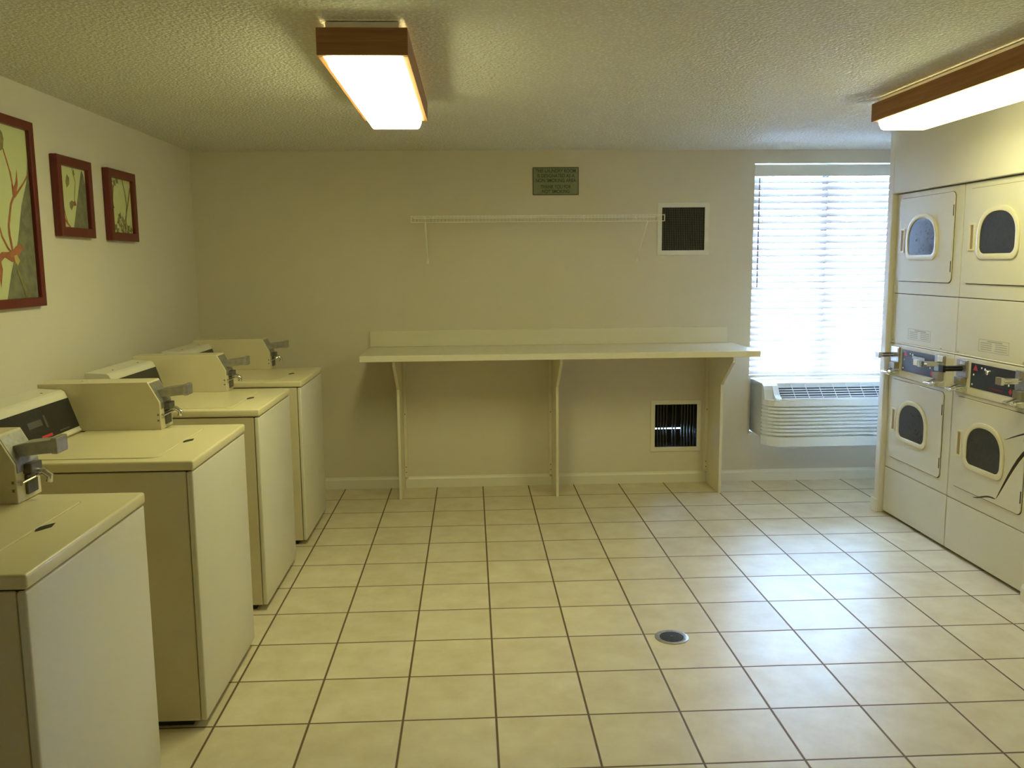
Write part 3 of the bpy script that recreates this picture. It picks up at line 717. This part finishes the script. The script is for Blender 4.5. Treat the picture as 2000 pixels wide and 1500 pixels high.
its = [('line', 3, [(2.055, 2.10), (2.085, 2.03), (2.098, 1.96), (2.075, 1.88), (2.056, 1.811)], (.006, .008)),
       ('line', 3, [(2.162, 2.064), (2.115, 1.97), (2.075, 1.90), (2.02, 1.83)], (.007, .005)),
       ('line', 3, [(1.88, 2.09), (1.925, 2.04), (1.90, 1.94), (1.895, 1.90)], (.006, .004))]
rnd = random.Random(3)
for (a, b) in ((1.90, 2.08), (1.945, 2.075), (1.92, 2.05), (1.885, 2.00), (1.905, 1.95), (1.98, 2.09), (1.93, 1.84), (1.97, 1.87), (2.0, 1.85), (2.03, 1.88), (2.06, 1.85), (2.10, 1.84), (2.14, 1.83), (1.95, 1.82), (2.02, 1.82), (2.09, 1.815), (1.99, 1.90)):
    r_ = .026; an = rnd.uniform(0, PI); its.append(('poly', 3, [(a+r_*math.cos(an+q)*(1 if k % 2 else .45), b+r_*math.sin(an+q)*(1 if k % 2 else .45)) for k, q in enumerate([i*PI/4 for i in range(8)])]))
shapes(t, cy, 1.766, 1.828+fw-.002, 2.208-fw+.002, 1.766+fw-.002, 2.146-fw+.002, .016, its)

# ------------------------------------------------------------------ floor drain
dr = thing('floor_drain', 'round metal drain grate set in the tiled floor', 'drain', (1.790, .630, 0))
MB().lathe([(.073, 0.0), (.073, .003), (.070, .0045), (.053, .003), (.053, 0.0)], (0, 0, 0), 48).build('rim', m_drain, dr, smooth=True)
MB().lathe([(.052, .0030), (.052, .0036), (.02, .0038)], (0, 0, 0), 40).build('grate', mat('drain_dark', (.035, .035, .037), .6, noise=.3, nscale=90), dr)
mb = MB()
for k in range(-4, 5):
    w = math.sqrt(.050**2-(k*.0105)**2); mb.box(-w, k*.0105-.0016, .0038, w, k*.0105+.0016, .0052)
mb.lathe([(.006, .0038), (.006, .0062), (.003, .0066)], (0, 0, 0), 12)
mb.build('bars', m_steeld, dr)

# ------------------------------------------------------------------ plant at the right edge
plt = thing('potted_plant', 'dark strap-leaved plant whose leaves poke in at the right edge before the dryers', 'plant', (3.36, .16, 0))
pot = MB().lathe([(.10, 0), (.135, .24), (.150, .24), (.150, .28), (.130, .28), (.125, .25)], (0, 0, 0), 32).build('pot', m_pot, plt, smooth=True)
MB().lathe([(.124, .245), (.06, .26), (.01, .262)], (0, 0, 0), 24).build('soil', m_soil, plt)
MB().tube([(0, 0, .25), (.01, .01, .45), (0, .0, .62)], [.02, .016, .012], 10).build('stem', m_hose, plt, smooth=True)
def leaf(pts, w):
    pts = [Vector(p) for p in pts]; n = 24; L_ = []
    for i in range(n+1):   # Catmull-Rom
        u = i/n*(len(pts)-1); k = min(int(u), len(pts)-2); f = u-k
        p0, p1, p2, p3 = pts[max(k-1, 0)], pts[k], pts[k+1], pts[min(k+2, len(pts)-1)]
        L_.append(.5*((2*p1)+(p2-p0)*f+(2*p0-5*p1+4*p2-p3)*f*f+(-p0+3*p1-3*p2+p3)*f**3))
    vs = []; fs = []
    for i, p in enumerate(L_):
        d = (L_[min(i+1, n)]-L_[max(i-1, 0)]).normalized(); a = d.cross(Vector((0, 0, 1))); a = a.normalized() if a.length > .01 else Vector((1, 0, 0))
        a = Vector((0, 0, 1))-a*.35; a = (a-d*a.dot(d)).normalized(); nn = d.cross(a).normalized()
        ww = w*min(1, (i/n)*6+.25)*(1-(i/n)**3*.93)
        vs += [p+a*ww, p-nn*ww*.25, p-a*ww, p+nn*.0012-nn*ww*.25]
    for i in range(n):
        for j in range(4): fs.append((4*i+j, 4*i+(j+1) % 4, 4*i+4+(j+1) % 4, 4*i+4+j))
    fs += [(3, 2, 1, 0), (4*n, 4*n+1, 4*n+2, 4*n+3)]
    return MB().add(vs, fs).build('leaf', m_leaf, plt, smooth=True)
def rel(x, y_, z): return (x-3.36, y_-.16, z)
leaf([(0, 0, .6), rel(3.37, .40, .86), rel(3.38, .70, .79), rel(3.385, .915, .51)], .012)      # long one bending down
leaf([rel(3.385, .92, .508), rel(3.39, .99, .500), rel(3.40, 1.09, .468), rel(3.405, 1.135, .458)], .0045)
leaf([(0, 0, .58), rel(3.36, .35, .84), rel(3.37, .62, .88), rel(3.38, .875, .800)], .0075)
leaf([(0, 0, .6), rel(3.20, .05, .95), rel(3.10, -.12, .92), rel(3.02, -.28, .70)], .012)
leaf([(0, 0, .6), rel(3.40, -.05, .98), rel(3.38, -.25, 1.0), rel(3.36, -.45, .8)], .012)
leaf([(0, 0, .55), rel(3.40, .30, .62), rel(3.43, .52, .52), rel(3.44, .70, .30)], .009)
